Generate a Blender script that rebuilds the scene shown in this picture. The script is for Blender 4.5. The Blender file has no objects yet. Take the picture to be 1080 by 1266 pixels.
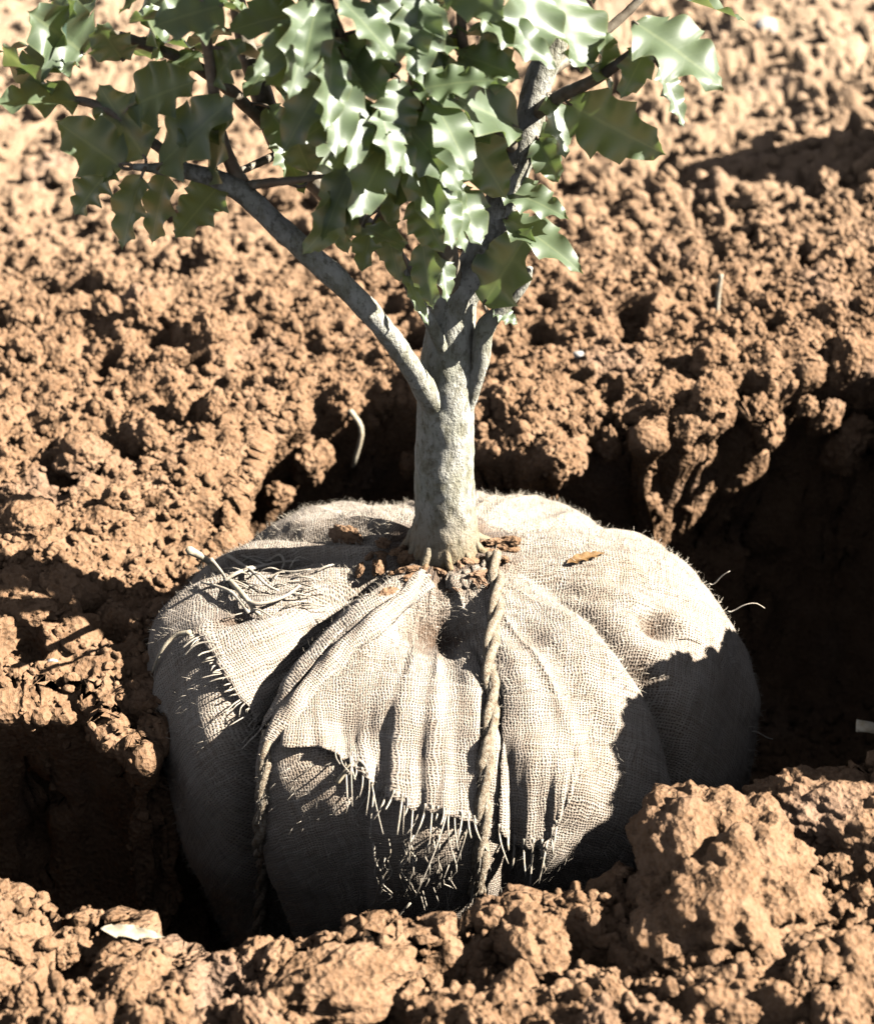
import bpy, bmesh, math, random
import numpy as np
from mathutils import Vector, Matrix
from mathutils.bvhtree import BVHTree

random.seed(7)
RNG = np.random.default_rng(11)
scene = bpy.context.scene
COL = scene.collection

# ------------------------------------------------------------------ camera
PITCH = math.radians(30.0)
DIST = 1.8
FPX = 2250.0                       # focal length in photograph pixels (1080 wide)
RIGHT = Vector((1, 0, 0))
FWD = Vector((0, math.cos(PITCH), -math.sin(PITCH)))
UP = Vector((0, math.sin(PITCH), math.cos(PITCH)))
K = DIST / FPX
CAM = -FWD * DIST - RIGHT * (8 * K) + UP * (57 * K)
cam_data = bpy.data.cameras.new("camera")
cam = bpy.data.objects.new("camera", cam_data)
COL.objects.link(cam)
cam.location = CAM
cam.rotation_euler = (math.pi / 2 - PITCH, 0, 0)
cam_data.sensor_fit = 'HORIZONTAL'
cam_data.sensor_width = 24.0
cam_data.lens = 24.0 * FPX / 1080.0
cam_data.clip_start = 0.05
cam_data.clip_end = 400.0
cam_data.dof.use_dof = True
cam_data.dof.focus_distance = 1.68
cam_data.dof.aperture_fstop = 4.2
scene.camera = cam
scene.cycles.diffuse_bounces = 0      # hard, high-contrast light as in the photograph

# ------------------------------------------------------------------ sky, sun, exposure
SUN_EL = math.radians(38.0)
SUN_AZ = math.radians(-5.0)        # 0 = from the right (+x), positive = from behind the shrub
SUN = Vector((math.cos(SUN_EL) * math.cos(SUN_AZ), math.cos(SUN_EL) * math.sin(SUN_AZ), math.sin(SUN_EL)))
world = bpy.data.worlds.new("World")
scene.world = world
world.use_nodes = True
wn = world.node_tree
sky = wn.nodes.new('ShaderNodeTexSky')
sky.sky_type = 'NISHITA'
sky.sun_disc = False
sky.sun_elevation = SUN_EL
sky.air_density = 0.27
sky.dust_density = 0.0
sky.ozone_density = 0.3
sky.sun_rotation = math.pi / 2 - SUN_AZ
hs = wn.nodes.new('ShaderNodeHueSaturation'); hs.inputs['Saturation'].default_value = 0.35   # hazy, whitish sky
wn.links.new(sky.outputs[0], hs.inputs['Color'])
wn.links.new(hs.outputs[0], wn.nodes['Background'].inputs[0])
wn.nodes['Background'].inputs[1].default_value = 0.05
sun_data = bpy.data.lights.new("sun", 'SUN')
sun_data.energy = 5.0
sun_data.angle = math.radians(0.5)
sun_data.color = (1.0, 0.95, 0.87)
sun = bpy.data.objects.new("sun", sun_data)
COL.objects.link(sun)
sun.location = SUN * 5
sun.rotation_euler = SUN.to_track_quat('Z', 'Y').to_euler()
scene.view_settings.view_transform = 'Standard'
scene.view_settings.look = 'None'
scene.view_settings.gamma = 1.0
scene.view_settings.use_curve_mapping = False
scene.view_settings.exposure = 1.45

# ------------------------------------------------------------------ helpers
def ray(px, py):
    return (FWD + RIGHT * ((px - 540) / FPX) - UP * ((py - 633) / FPX))

def at_z(px, py, z):
    d = ray(px, py)
    return CAM + d * ((z - CAM.z) / d.z)

def at_y(px, py, y):
    d = ray(px, py)
    return CAM + d * ((y - CAM.y) / d.y)

def tag(o, label=None, cat=None, group=None, kind=None):
    if label: o['label'] = label
    if cat: o['category'] = cat
    if group: o['group'] = group
    if kind: o['kind'] = kind
    return o

def empty(name, loc):
    o = bpy.data.objects.new(name, None)
    o.empty_display_size = 0.05
    COL.objects.link(o)
    o.location = loc
    return o

def link(name, mesh, mat, parent=None):
    o = bpy.data.objects.new(name, mesh)
    if mat is not None and len(mesh.materials) == 0:
        mesh.materials.append(mat)
    COL.objects.link(o)
    if parent is not None:
        o.parent = parent
        o.matrix_parent_inverse = Matrix.Translation(parent.location).inverted()
    return o

def np_mesh(name, verts, faces, smooth=True, uv=None):
    """verts (n,3), faces (m,k) arrays"""
    verts = np.asarray(verts, np.float32); faces = np.asarray(faces, np.int32)
    k = faces.shape[1]
    me = bpy.data.meshes.new(name)
    me.vertices.add(len(verts)); me.vertices.foreach_set('co', verts.ravel())
    me.loops.add(faces.size); me.loops.foreach_set('vertex_index', faces.ravel())
    me.polygons.add(len(faces))
    me.polygons.foreach_set('loop_start', np.arange(0, faces.size, k, dtype=np.int32))
    me.polygons.foreach_set('loop_total', np.full(len(faces), k, np.int32))
    me.update(calc_edges=True)
    me.polygons.foreach_set('use_smooth', np.full(len(faces), smooth))
    if uv is not None:
        l = me.uv_layers.new(name='UVMap')
        l.data.foreach_set('uv', np.asarray(uv, np.float32)[faces.ravel()].ravel())
    return me

def grid_faces(nu, nv, wrap_u=False):
    """vertex index = i*nv + j"""
    iu = np.arange(nu if wrap_u else nu - 1); jv = np.arange(nv - 1)
    I, J = np.meshgrid(iu, jv, indexing='ij')
    I2 = (I + 1) % nu
    return np.stack([I * nv + J, I2 * nv + J, I2 * nv + J + 1, I * nv + J + 1], -1).reshape(-1, 4)

def add_attr(me, name, vals):
    a = me.attributes.new(name, 'FLOAT', 'POINT')
    a.data.foreach_set('value', np.asarray(vals, np.float32))

# --- numpy noise
def _hash(ix, iy, iz, s):
    h = (ix.astype(np.uint32) * np.uint32(374761393) + iy.astype(np.uint32) * np.uint32(668265263)
         + iz.astype(np.uint32) * np.uint32(2147483647) + np.uint32(s * 1274126177 & 0xffffffff))
    h = (h ^ (h >> np.uint32(13))) * np.uint32(1274126177)
    h = (h ^ (h >> np.uint32(16))) * np.uint32(2246822519)
    return h ^ (h >> np.uint32(15))

def vnoise(P, s=0):
    """value noise -1..1"""
    F = np.floor(P); f = P - F; I = F.astype(np.int64) & 0xffffffff
    f = f * f * f * (f * (f * 6 - 15) + 10)
    out = 0
    for dx in (0, 1):
        wx = f[:, 0] if dx else 1 - f[:, 0]
        for dy in (0, 1):
            wy = f[:, 1] if dy else 1 - f[:, 1]
            for dz in (0, 1):
                wz = f[:, 2] if dz else 1 - f[:, 2]
                out = out + wx * wy * wz * (_hash(I[:, 0] + dx, I[:, 1] + dy, I[:, 2] + dz, s) / 4294967295.0)
    return out * 2 - 1

def fbm(P, oct=4, s=0):
    a = 1.0; t = 0.0; o = 0
    for k in range(oct):
        o = o + a * vnoise(P * (2.03 ** k) + 17.3 * k, s + k); t += a; a *= 0.5
    return o / t

def worley(P, s=0):
    """F1 distance and id of the nearest cell"""
    P = P.astype(np.float32)
    F = np.floor(P); f = P - F; I = F.astype(np.int64)
    best = np.full(len(P), 9.0, np.float32); bid = np.zeros(len(P), np.float32)
    for dx in (-1, 0, 1):
        for dy in (-1, 0, 1):
            for dz in (-1, 0, 1):
                h = _hash(I[:, 0] + dx, I[:, 1] + dy, I[:, 2] + dz, s)
                ox = (h & np.uint32(1023)) / np.float32(1023); oy = ((h >> np.uint32(10)) & np.uint32(1023)) / np.float32(1023)
                oz = ((h >> np.uint32(20)) & np.uint32(1023)) / np.float32(1023)
                d = (dx + ox - f[:, 0]) ** 2 + (dy + oy - f[:, 1]) ** 2 + (dz + oz - f[:, 2]) ** 2
                m = d < best
                best = np.where(m, d, best); bid = np.where(m, (h >> np.uint32(5)) % np.uint32(997) / np.float32(997), bid)
    return np.sqrt(best), bid

def sstep(a, b, x):
    t = np.clip((x - a) / (b - a), 0, 1)
    return t * t * (3 - 2 * t)

# --- tubes
def catmull(pts, n):
    P = [np.array(p, float) for p in pts]
    P = [2 * P[0] - P[1]] + P + [2 * P[-1] - P[-2]]
    out = []
    m = len(P) - 3
    for k in range(n):
        u = k / (n - 1) * m
        i = min(int(u), m - 1); t = u - i
        a, b, c, d = P[i:i + 4]
        out.append(0.5 * ((2 * b) + (-a + c) * t + (2 * a - 5 * b + 4 * c - d) * t * t + (-a + 3 * b - 3 * c + d) * t ** 3))
    return np.array(out)

def frames(path):
    T = np.gradient(path, axis=0); T /= np.linalg.norm(T, axis=1)[:, None] + 1e-12
    ref = np.array([0, 0, 1.0]) if abs(T[0][2]) < 0.9 else np.array([0, 1.0, 0])
    n = np.cross(T[0], ref); n /= np.linalg.norm(n)
    N = []
    for t in T:
        n = n - t * np.dot(n, t); n /= np.linalg.norm(n) + 1e-12
        N.append(n.copy())
    N = np.array(N)
    return T, N, np.cross(T, N)

def tube_arrays(path, rad, seg=8):
    path = np.asarray(path, float); rad = np.broadcast_to(np.asarray(rad, float), (len(path),))
    T, N, B = frames(path)
    a = np.arange(seg) / seg * 2 * np.pi
    V = path[None] + (np.cos(a)[:, None, None] * N[None] + np.sin(a)[:, None, None] * B[None]) * rad[None, :, None]
    V = V.reshape(-1, 3)                                  # index = i*n + j
    F = grid_faces(seg, len(path), True)
    return V, F

def tube_mesh(name, path, rad, seg=8):
    V, F = tube_arrays(path, rad, seg)
    n = len(path)
    V = np.vstack([V, path[0], path[-1]])
    c0, c1 = len(V) - 2, len(V) - 1
    caps = []
    for i in range(seg):
        i2 = (i + 1) % seg
        caps.append([c0, i2 * n, i * n, c0]); caps.append([c1, i * n + n - 1, i2 * n + n - 1, c1])
    me = bpy.data.meshes.new(name)
    me.from_pydata(V.tolist(), [], F.tolist() + [c[:3] for c in caps])
    me.polygons.foreach_set('use_smooth', np.ones(len(me.polygons), bool))
    return me

def join(arr):
    Vs, Fs, o = [], [], 0
    for V, F in arr:
        Vs.append(V); Fs.append(np.asarray(F) + o); o += len(V)
    return np.vstack(Vs), np.vstack(Fs)

# ------------------------------------------------------------------ materials
class NT:
    def __init__(s, name):
        s.m = bpy.data.materials.new(name); s.m.use_nodes = True
        s.t = s.m.node_tree; s.b = s.t.nodes['Principled BSDF']; s.out = s.t.nodes['Material Output']
    def n(s, typ, **kw):
        x = s.t.nodes.new(typ)
        for k, v in kw.items(): setattr(x, k, v)
        return x
    def l(s, a, b): s.t.links.new(a, b)
    def val(s, sock, v):
        if hasattr(v, 'is_output') or isinstance(v, bpy.types.NodeSocket): s.l(v, sock)
        else: sock.default_value = v
    def math(s, op, a, b=None, c=None, clamp=False):
        x = s.n('ShaderNodeMath', operation=op, use_clamp=clamp)
        for i, v in enumerate((a, b, c)):
            if v is not None: s.val(x.inputs[i], v)
        return x.outputs[0]
    def mix(s, f, a, b):
        x = s.n('ShaderNodeMix', data_type='RGBA')
        s.val(x.inputs[0], f)
        s.val(x.inputs[6], a if not isinstance(a, tuple) else (*a, 1)); s.val(x.inputs[7], b if not isinstance(b, tuple) else (*b, 1))
        return x.outputs[2]
    def noise(s, scale, detail=4, rough=0.5, vec=None):
        x = s.n('ShaderNodeTexNoise'); x.inputs['Scale'].default_value = scale
        x.inputs['Detail'].default_value = detail; x.inputs['Roughness'].default_value = rough
        if vec is not None: s.l(vec, x.inputs['Vector'])
        return x.outputs[0]
    def vor(s, scale, vec=None):
        x = s.n('ShaderNodeTexVoronoi'); x.inputs['Scale'].default_value = scale
        if vec is not None: s.l(vec, x.inputs['Vector'])
        return x.outputs[0]
    def ramp(s, f, stops):
        x = s.n('ShaderNodeValToRGB'); e = x.color_ramp.elements
        while len(e) < len(stops): e.new(0.5)
        for i, (p, c) in enumerate(stops): e[i].position = p; e[i].color = (*c, 1)
        s.l(f, x.inputs[0]); return x.outputs[0]
    def mr(s, f, a, b, c=0.0, d=1.0):
        x = s.n('ShaderNodeMapRange'); s.l(f, x.inputs[0])
        for i, v in enumerate((a, b, c, d)): x.inputs[i + 1].default_value = v
        return x.outputs[0]
    def bump(s, h, strength, dist, nrm=None):
        x = s.n('ShaderNodeBump'); x.inputs['Strength'].default_value = strength; x.inputs['Distance'].default_value = dist
        s.l(h, x.inputs['Height'])
        if nrm is not None: s.l(nrm, x.inputs['Normal'])
        return x.outputs[0]

def soil_material():
    k = NT('soil')
    geo = k.n('ShaderNodeNewGeometry').outputs['Position']
    big = k.noise(3.0, 3, 0.55, geo)
    mid = k.noise(38.0, 4, 0.6, geo)
    fine = k.noise(260.0, 3, 0.6, geo)
    c = k.ramp(mid, [(0.25, (0.175, 0.095, 0.048)), (0.5, (0.285, 0.163, 0.088)), (0.75, (0.39, 0.240, 0.145))])
    c = k.mix(k.mr(fine, 0.35, 0.7), c, k.mix(0.5, c, (0.46, 0.30, 0.19)))
    # paler cream soil colour blended in with distance behind the hole
    sep = k.n('ShaderNodeSeparateXYZ'); k.l(geo, sep.inputs[0])
    far = k.mr(sep.outputs[1], 0.55, 1.9)
    far = k.math('MULTIPLY', far, k.mr(big, 0.3, 0.6, 0.55, 1.0))
    c = k.mix(far, c, k.mix(mid, (0.46, 0.30, 0.18), (0.66, 0.49, 0.34)))
    # pale grey-lilac damp-dry patches
    c = k.mix(k.mr(k.noise(7.0, 2, 0.5, geo), 0.58, 0.75, 0, 0.45), c, (0.42, 0.29, 0.22))
    k.l(c, k.b.inputs['Base Color'])
    k.b.inputs['Roughness'].default_value = 0.95
    k.b.inputs['Specular IOR Level'].default_value = 0.12
    b1 = k.bump(k.vor(170.0, geo), 0.7, 0.004)
    b2 = k.bump(fine, 0.6, 0.003, b1)
    k.l(b2, k.b.inputs['Normal'])
    return k.m

def burlap_material():
    k = NT('burlap')
    uv = k.n('ShaderNodeUVMap').outputs[0]
    geo = k.n('ShaderNodeNewGeometry').outputs['Position']
    nz = k.n('ShaderNodeTexNoise'); nz.inputs['Scale'].default_value = 45.0; nz.inputs['Detail'].default_value = 3
    k.l(uv, nz.inputs['Vector'])
    add = k.n('ShaderNodeVectorMath', operation='MULTIPLY_ADD')
    k.l(nz.outputs['Color'], add.inputs[0]); add.inputs[1].default_value = (0.011, 0.011, 0); k.l(uv, add.inputs[2])
    sep = k.n('ShaderNodeSeparateXYZ'); k.l(add.outputs[0], sep.inputs[0])
    PI = math.pi
    u = k.math('MULTIPLY', sep.outputs[0], PI / 0.0027); v = k.math('MULTIPLY', sep.outputs[1], PI / 0.0027)
    su = k.math('SINE', u); sv = k.math('SINE', v)
    a = k.math('ABSOLUTE', su); b = k.math('ABSOLUTE', sv)
    q = k.math('MULTIPLY', k.math('MULTIPLY', su, sv), 0.22)
    h = k.math('MAXIMUM', k.math('ADD', a, q), k.math('SUBTRACT', b, q))
    # slubby threads: streaks along each thread direction
    def streak(sx, sy):
        m = k.n('ShaderNodeMapping'); m.inputs['Scale'].default_value = (sx, sy, 1); k.l(add.outputs[0], m.inputs['Vector'])
        return k.noise(1.0, 2, 0.5, m.outputs[0])
    st = k.math('MULTIPLY', k.math('ADD', streak(260, 22), streak(22, 260)), 0.5)
    at = k.n('ShaderNodeAttribute', attribute_name='stain').outputs['Fac']
    loose = k.noise(16.0, 3, 0.55, geo)                     # how open the weave is
    edge = k.math('ADD', k.mr(loose, 0.35, 0.7, 0.50, 0.80), k.math('MULTIPLY', at, 0.25))
    gap = k.math('SUBTRACT', 1.0, k.math('DIVIDE', k.math('SUBTRACT', h, k.math('SUBTRACT', edge, 0.25)), 0.25, clamp=True), clamp=True)
    base = k.ramp(st, [(0.3, (0.36, 0.275, 0.20)), (0.5, (0.56, 0.465, 0.37)), (0.7, (0.70, 0.61, 0.51))])
    blotch = k.noise(9.0, 4, 0.6, geo)
    base = k.mix(k.mr(blotch, 0.5, 0.75, 0, 0.5), base, (0.44, 0.32, 0.21))
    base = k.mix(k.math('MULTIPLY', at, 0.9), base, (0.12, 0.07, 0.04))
    c = k.mix(k.math('MULTIPLY', gap, 0.8), base, (0.16, 0.10, 0.065))
    k.l(c, k.b.inputs['Base Color'])
    k.b.inputs['Roughness'].default_value = 0.9
    k.b.inputs['Specular IOR Level'].default_value = 0.15
    k.b.inputs['Sheen Weight'].default_value = 0.15
    b1 = k.bump(h, 0.8, 0.0016)
    b2 = k.bump(st, 0.5, 0.0012, b1)
    k.l(b2, k.b.inputs['Normal'])
    return k.m

def fibre_material(name, c0, c1, rough=0.8, sc=120.0, bs=0.5, bd=0.001):
    k = NT(name)
    geo = k.n('ShaderNodeNewGeometry').outputs['Position']
    c = k.mix(k.mr(k.noise(sc, 3, 0.6, geo), 0.3, 0.7), c0, c1)
    k.l(c, k.b.inputs['Base Color']); k.b.inputs['Roughness'].default_value = rough
    k.b.inputs['Specular IOR Level'].default_value = 0.2
    k.l(k.bump(k.noise(900.0, 2, 0.6, geo), bs, bd), k.b.inputs['Normal'])
    return k.m

def bark_material():
    k = NT('bark')
    geo = k.n('ShaderNodeNewGeometry').outputs['Position']
    mp = k.n('ShaderNodeMapping'); mp.inputs['Scale'].default_value = (1, 1, 0.55); k.l(geo, mp.inputs['Vector'])
    n1 = k.noise(70.0, 5, 0.65, mp.outputs[0]); n2 = k.noise(22.0, 3, 0.5, geo); n3 = k.noise(420.0, 3, 0.6, geo)
    c = k.ramp(n1, [(0.30, (0.17, 0.15, 0.10)), (0.42, (0.40, 0.375, 0.29)), (0.55, (0.60, 0.575, 0.49)), (0.8, (0.72, 0.70, 0.62))])
    c = k.mix(k.mr(n2, 0.45, 0.7, 0, 0.55), c, (0.34, 0.34, 0.22))
    spk = k.noise(190.0, 4, 0.7, mp.outputs[0])
    c = k.mix(k.mr(spk, 0.53, 0.62, 0, 0.6), c, (0.16, 0.145, 0.095))
    sep = k.n('ShaderNodeSeparateXYZ'); k.l(geo, sep.inputs[0])
    low = k.math('MULTIPLY', k.mr(sep.outputs[2], 0.085, 0.0), k.mr(n1, 0.35, 0.6, 0.35, 1.0))
    c = k.mix(low, c, (0.27, 0.165, 0.065))
    k.l(c, k.b.inputs['Base Color']); k.b.inputs['Roughness'].default_value = 0.75
    k.b.inputs['Specular IOR Level'].default_value = 0.25
    k.l(k.bump(n3, 0.6, 0.0015, k.bump(spk, 0.8, 0.003, k.bump(n1, 0.9, 0.004))), k.b.inputs['Normal'])
    return k.m

def twig_material():
    k = NT('young_bark')
    geo = k.n('ShaderNodeNewGeometry').outputs['Position']
    n1 = k.noise(90.0, 4, 0.6, geo)
    c = k.ramp(n1, [(0.3, (0.17, 0.13, 0.09)), (0.55, (0.30, 0.25, 0.18)), (0.75, (0.44, 0.40, 0.32))])
    k.l(c, k.b.inputs['Base Color']); k.b.inputs['Roughness'].default_value = 0.6
    k.l(k.bump(n1, 0.5, 0.002), k.b.inputs['Normal'])
    return k.m

def leaf_material():
    k = NT('holly_leaf')
    uv = k.n('ShaderNodeUVMap').outputs[0]
    sep = k.n('ShaderNodeSeparateXYZ'); k.l(uv, sep.inputs[0])
    geo = k.n('ShaderNodeNewGeometry')
    rnd = k.n('ShaderNodeObjectInfo').outputs['Random']
    ab = k.math('ABSOLUTE', k.math('SUBTRACT', k.math('MULTIPLY', sep.outputs[0], 2.0), 1.0))   # 0 midrib .. 1 edge
    base = k.mix(rnd, (0.068, 0.122, 0.095), (0.10, 0.160, 0.105))
    n1 = k.noise(60.0, 3, 0.5, geo.outputs['Position'])
    base = k.mix(k.mr(n1, 0.35, 0.7, 0, 0.5), base, (0.11, 0.17, 0.12))
    # side veins and midrib
    vv = k.math('FRACT', k.math('ADD', k.math('MULTIPLY', sep.outputs[1], 9.0), k.math('MULTIPLY', ab, -1.6)))
    vein = k.math('LESS_THAN', vv, 0.09)
    base = k.mix(k.math('MULTIPLY', vein, 0.25), base, (0.20, 0.27, 0.14))
    mid = k.mr(ab, 0.03, 0.08, 0.8, 0.0)
    base = k.mix(mid, base, (0.34, 0.40, 0.22))
    rim = k.mr(ab, 0.93, 0.99, 0.0, 0.8)
    base = k.mix(rim, base, (0.42, 0.45, 0.22))
    under = k.mix(0.6, base, (0.22, 0.28, 0.13))
    col = k.mix(geo.outputs['Backfacing'], base, under)
    k.l(col, k.b.inputs['Base Color'])
    k.b.inputs['Roughness'].default_value = 0.42
    k.b.inputs['Specular IOR Level'].default_value = 0.75
    k.b.inputs['Coat Weight'].default_value = 1.0
    k.b.inputs['Coat IOR'].default_value = 1.7
    k.b.inputs['Coat Roughness'].default_value = 0.46
    hgt = k.math('ADD', k.math('MULTIPLY', vein, -0.4), k.math('MULTIPLY', n1, 0.6))
    k.l(k.bump(hgt, 0.25, 0.002), k.b.inputs['Normal'])
    tr = k.n('ShaderNodeBsdfTranslucent'); k.l(k.mix(0.5, col, (0.35, 0.50, 0.06)), tr.inputs[0])
    mx = k.n('ShaderNodeMixShader'); mx.inputs[0].default_value = 0.28
    k.l(k.b.outputs[0], mx.inputs[1]); k.l(tr.outputs[0], mx.inputs[2]); k.l(mx.outputs[0], k.out.inputs[0])
    return k.m

M_SOIL = soil_material()
M_BURLAP = burlap_material()
M_TWINE = fibre_material('jute_twine', (0.24, 0.16, 0.095), (0.62, 0.53, 0.40), 0.9, 330.0, 1.0, 0.002)
M_FIBRE = fibre_material('jute_fibre', (0.52, 0.43, 0.32), (0.72, 0.64, 0.53))
M_STRAW = fibre_material('straw', (0.50, 0.40, 0.26), (0.74, 0.66, 0.52), 0.6)
M_DRYLEAF = fibre_material('dry_leaf', (0.20, 0.11, 0.045), (0.38, 0.22, 0.09), 0.6)
M_STONE = fibre_material('pebble', (0.45, 0.42, 0.38), (0.66, 0.63, 0.58), 0.7)
M_BARK = bark_material()
M_TWIG = twig_material()
M_LEAF = leaf_material()

# ------------------------------------------------------------------ ground with the dug hole
def P2(px, py, z):
    v = at_z(px, py, z); return (v.x, v.y, z)

RIM = [P2(285, 612, -.065), P2(318, 530, -.04), P2(395, 478, -.02), P2(505, 470, -.02), P2(590, 545, -.04), P2(690, 560, -.04),
       P2(728, 495, -.02), P2(800, 525, -.02), P2(880, 505, -.01), P2(960, 468, .0), P2(1010, 438, .01), (0.60, 0.46, .02),
       (0.60, 0.25, .05), (0.555, 0.05, .05), (0.51, -0.08, .11), (.49, -.20, .215), P2(1085, 940, -.02), P2(960, 1000, -.05), P2(820, 1065, -.07),
       P2(700, 1128, -.08), P2(480, 1170, -.09), P2(260, 1185, -.09), P2(150, 1155, -.09), P2(0, 1095, -.08), P2(-140, 1040, -.08),
       P2(-190, 870, -.07), P2(0, 850, -.08), P2(110, 855, -.09), P2(176, 925, -.115), (-.262, -.09, -.10), (-.25, .08, -.08)]
RIM = np.array(RIM)
CTRL = np.vstack([RIM, np.array([P2(0, 600, -.03), P2(120, 620, -.04), P2(100, 720, -.06), P2(20, 760, -.06), P2(200, 560, -.03),
        P2(0, 450, -.02), P2(200, 420, 0), P2(500, 380, 0), P2(800, 380, 0), P2(1080, 330, .03), P2(540, 1266, -.09),
        P2(0, 1266, -.08), P2(1080, 1266, -.06), P2(1000, 1130, -.05), (-1.2, -.3, -.05), (1.1, -.2, .06), (.62, 0, .08), (.60, -.12, .19), (.60, -.22, .26), (.75, 0, .13), (.74, -.2, .26), (1.0, .5, .05), (-1, 1, 0), (0, 1.3, 0),  # high points at right: unseen mound added to shade the root ball
        (1, 1.4, .03), (0, 3, .02), (-3, 0, 0), (3, 0, 0), (0, -2, -.03)])])
FLOOR = -0.46

def base_height(x, y):
    """ground level with the hole, without the crumbly relief; also returns the distance outside (+) or inside (-) the rim"""
    w_sum = np.zeros_like(x); z_sum = np.zeros_like(x)
    for cx, cy, cz in CTRL:
        w = 1.0 / ((x - cx) ** 2 + (y - cy) ** 2 + 0.0016) ** 1.5
        w_sum += w; z_sum += w * cz
    zg = z_sum / w_sum
    inside = np.zeros(x.shape, bool); dmin = np.full(x.shape, 1e9)
    n = len(RIM)
    for i in range(n):
        ax, ay = RIM[i, :2]; bx, by = RIM[(i + 1) % n, :2]
        ex, ey = bx - ax, by - ay
        t = np.clip(((x - ax) * ex + (y - ay) * ey) / (ex * ex + ey * ey), 0, 1)
        dmin = np.minimum(dmin, (x - ax - t * ex) ** 2 + (y - ay - t * ey) ** 2)
        c = ((ay > y) != (by > y)) & (x < ex * (y - ay) / (ey if abs(ey) > 1e-9 else 1e-9) + ax)
        inside ^= c
    d = np.sqrt(dmin); d = np.where(inside, -d, d)
    Q = np.stack([x, y, np.zeros_like(x)], -1)
    dn = d + 0.010 * fbm(Q * 22, 3, 5) + 0.006 * vnoise(Q * 60, 9)
    t = sstep(0.004, -0.085, dn)
    z = zg * (1 - t) + FLOOR * t
    # soft shoulder just outside the rim
    z -= 0.012 * np.exp(-np.maximum(dn, 0) / 0.02) * (dn > 0)
    # unseen mound added at far right to cast shadow across the open soil
    z += 0.46 * np.exp(-((x - 1.0) / .17) ** 2 - ((y - 1.06 - .15 * (x - .8)) / .13) ** 2) * (1 + .3 * vnoise(Q * 9, 31))
    z += 0.05 * fbm(Q * 2.2, 3, 77) * sstep(.5, 1.6, np.hypot(x, y))
    return z, dn, d, t

def axis(lo, hi, step, lim, g):
    a = list(np.arange(lo, hi + 1e-9, step)); s = step; v = a[-1]
    while v < lim: s *= g; v += s; a.append(v)
    s = step; v = a[0]; b = []
    while v > -lim: s *= g; v -= s; b.append(v)
    return np.array(b[::-1] + a)

gx = axis(-0.62, 0.66, 0.0028, 60.0, 1.042)
gy = axis(-0.66, 0.75, 0.0028, 60.0, 1.026)
GX, GY = np.meshgrid(gx, gy, indexing='ij')
x, y = GX.ravel(), GY.ravel()
z, dn, dd, tw = base_height(x, y)
Zg = z.reshape(GX.shape)
dzx = np.gradient(Zg, gx, axis=0); dzy = np.gradient(Zg, gy, axis=1)
Nrm = np.stack([-dzx.ravel(), -dzy.ravel(), np.ones(x.size)], -1)
Nrm[:, :2] = np.clip(Nrm[:, :2], -2.2, 2.2)
Nrm /= np.linalg.norm(Nrm, axis=1)[:, None]
P = np.stack([x, y, z], -1)
# undercut added for dark shade: push the walls outwards below the lip
ddg = dd.reshape(GX.shape)
ox, oy = np.gradient(ddg, gx, axis=0).ravel(), np.gradient(ddg, gy, axis=1).ravel()
under = np.sin(np.pi * np.clip((tw - .06) / .94, 0, 1)) ** .8 * 0.075 * (1 - 0.9 * sstep(-.16, -.24, x) * sstep(-.13, -.06, y) * sstep(.30, .18, y))
P[:, 0] += ox * under; P[:, 1] += oy * under
fade = sstep(14.0, 3.0, np.hypot(x, y))
W = P + 0.006 * np.stack([vnoise(P * 40, 1), vnoise(P * 40, 2), vnoise(P * 40, 3)], -1)
f1, id1 = worley(W / 0.085, 1)
f2, id2 = worley(W / 0.028, 2)
f3, id3 = worley(W / 0.0115, 3)
big = fbm(P * 9, 4, 40)
pits = sstep(0.18, 0.5, fbm(P * 17, 3, 61))
disp = (0.026 * (0.55 - f1 ** 2) * (0.2 + 0.9 * id1) + 0.0145 * (0.5 - f2 ** 2) * (0.3 + 1.1 * id2) + 0.0072 * (0.5 - f3 ** 2) * (0.4 + id3)
        + 0.024 * big - 0.036 * pits)
calm = np.where(dn < -0.05, 0.5, 1.0)
P = P + Nrm * (disp * fade * calm)[:, None]
GP = P.reshape(len(gx), len(gy), 3)
me = np_mesh('ground', P, grid_faces(len(gx), len(gy)), True)
ground = tag(link('ground', me, M_SOIL), kind='structure')

def ground_at(px, py):
    """where the photograph's pixel ray meets the relief (marching over the height grid)"""
    d = ray(px, py); t0 = 0.9
    while t0 < 30:
        p = CAM + d * t0
        i = min(max(np.searchsorted(gx, p.x), 1), len(gx) - 1); j = min(max(np.searchsorted(gy, p.y), 1), len(gy) - 1)
        if p.z <= GP[i, j, 2]: return p
        t0 += 0.004 if t0 < 3 else 0.03
    return p

# --- crumb prototypes
def ico(sub):
    bm = bmesh.new(); bmesh.ops.create_icosphere(bm, subdivisions=sub, radius=1.0)
    V = np.array([v.co[:] for v in bm.verts]); F = np.array([[v.index for v in f.verts] for f in bm.faces])
    bm.free(); return V, F

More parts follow.
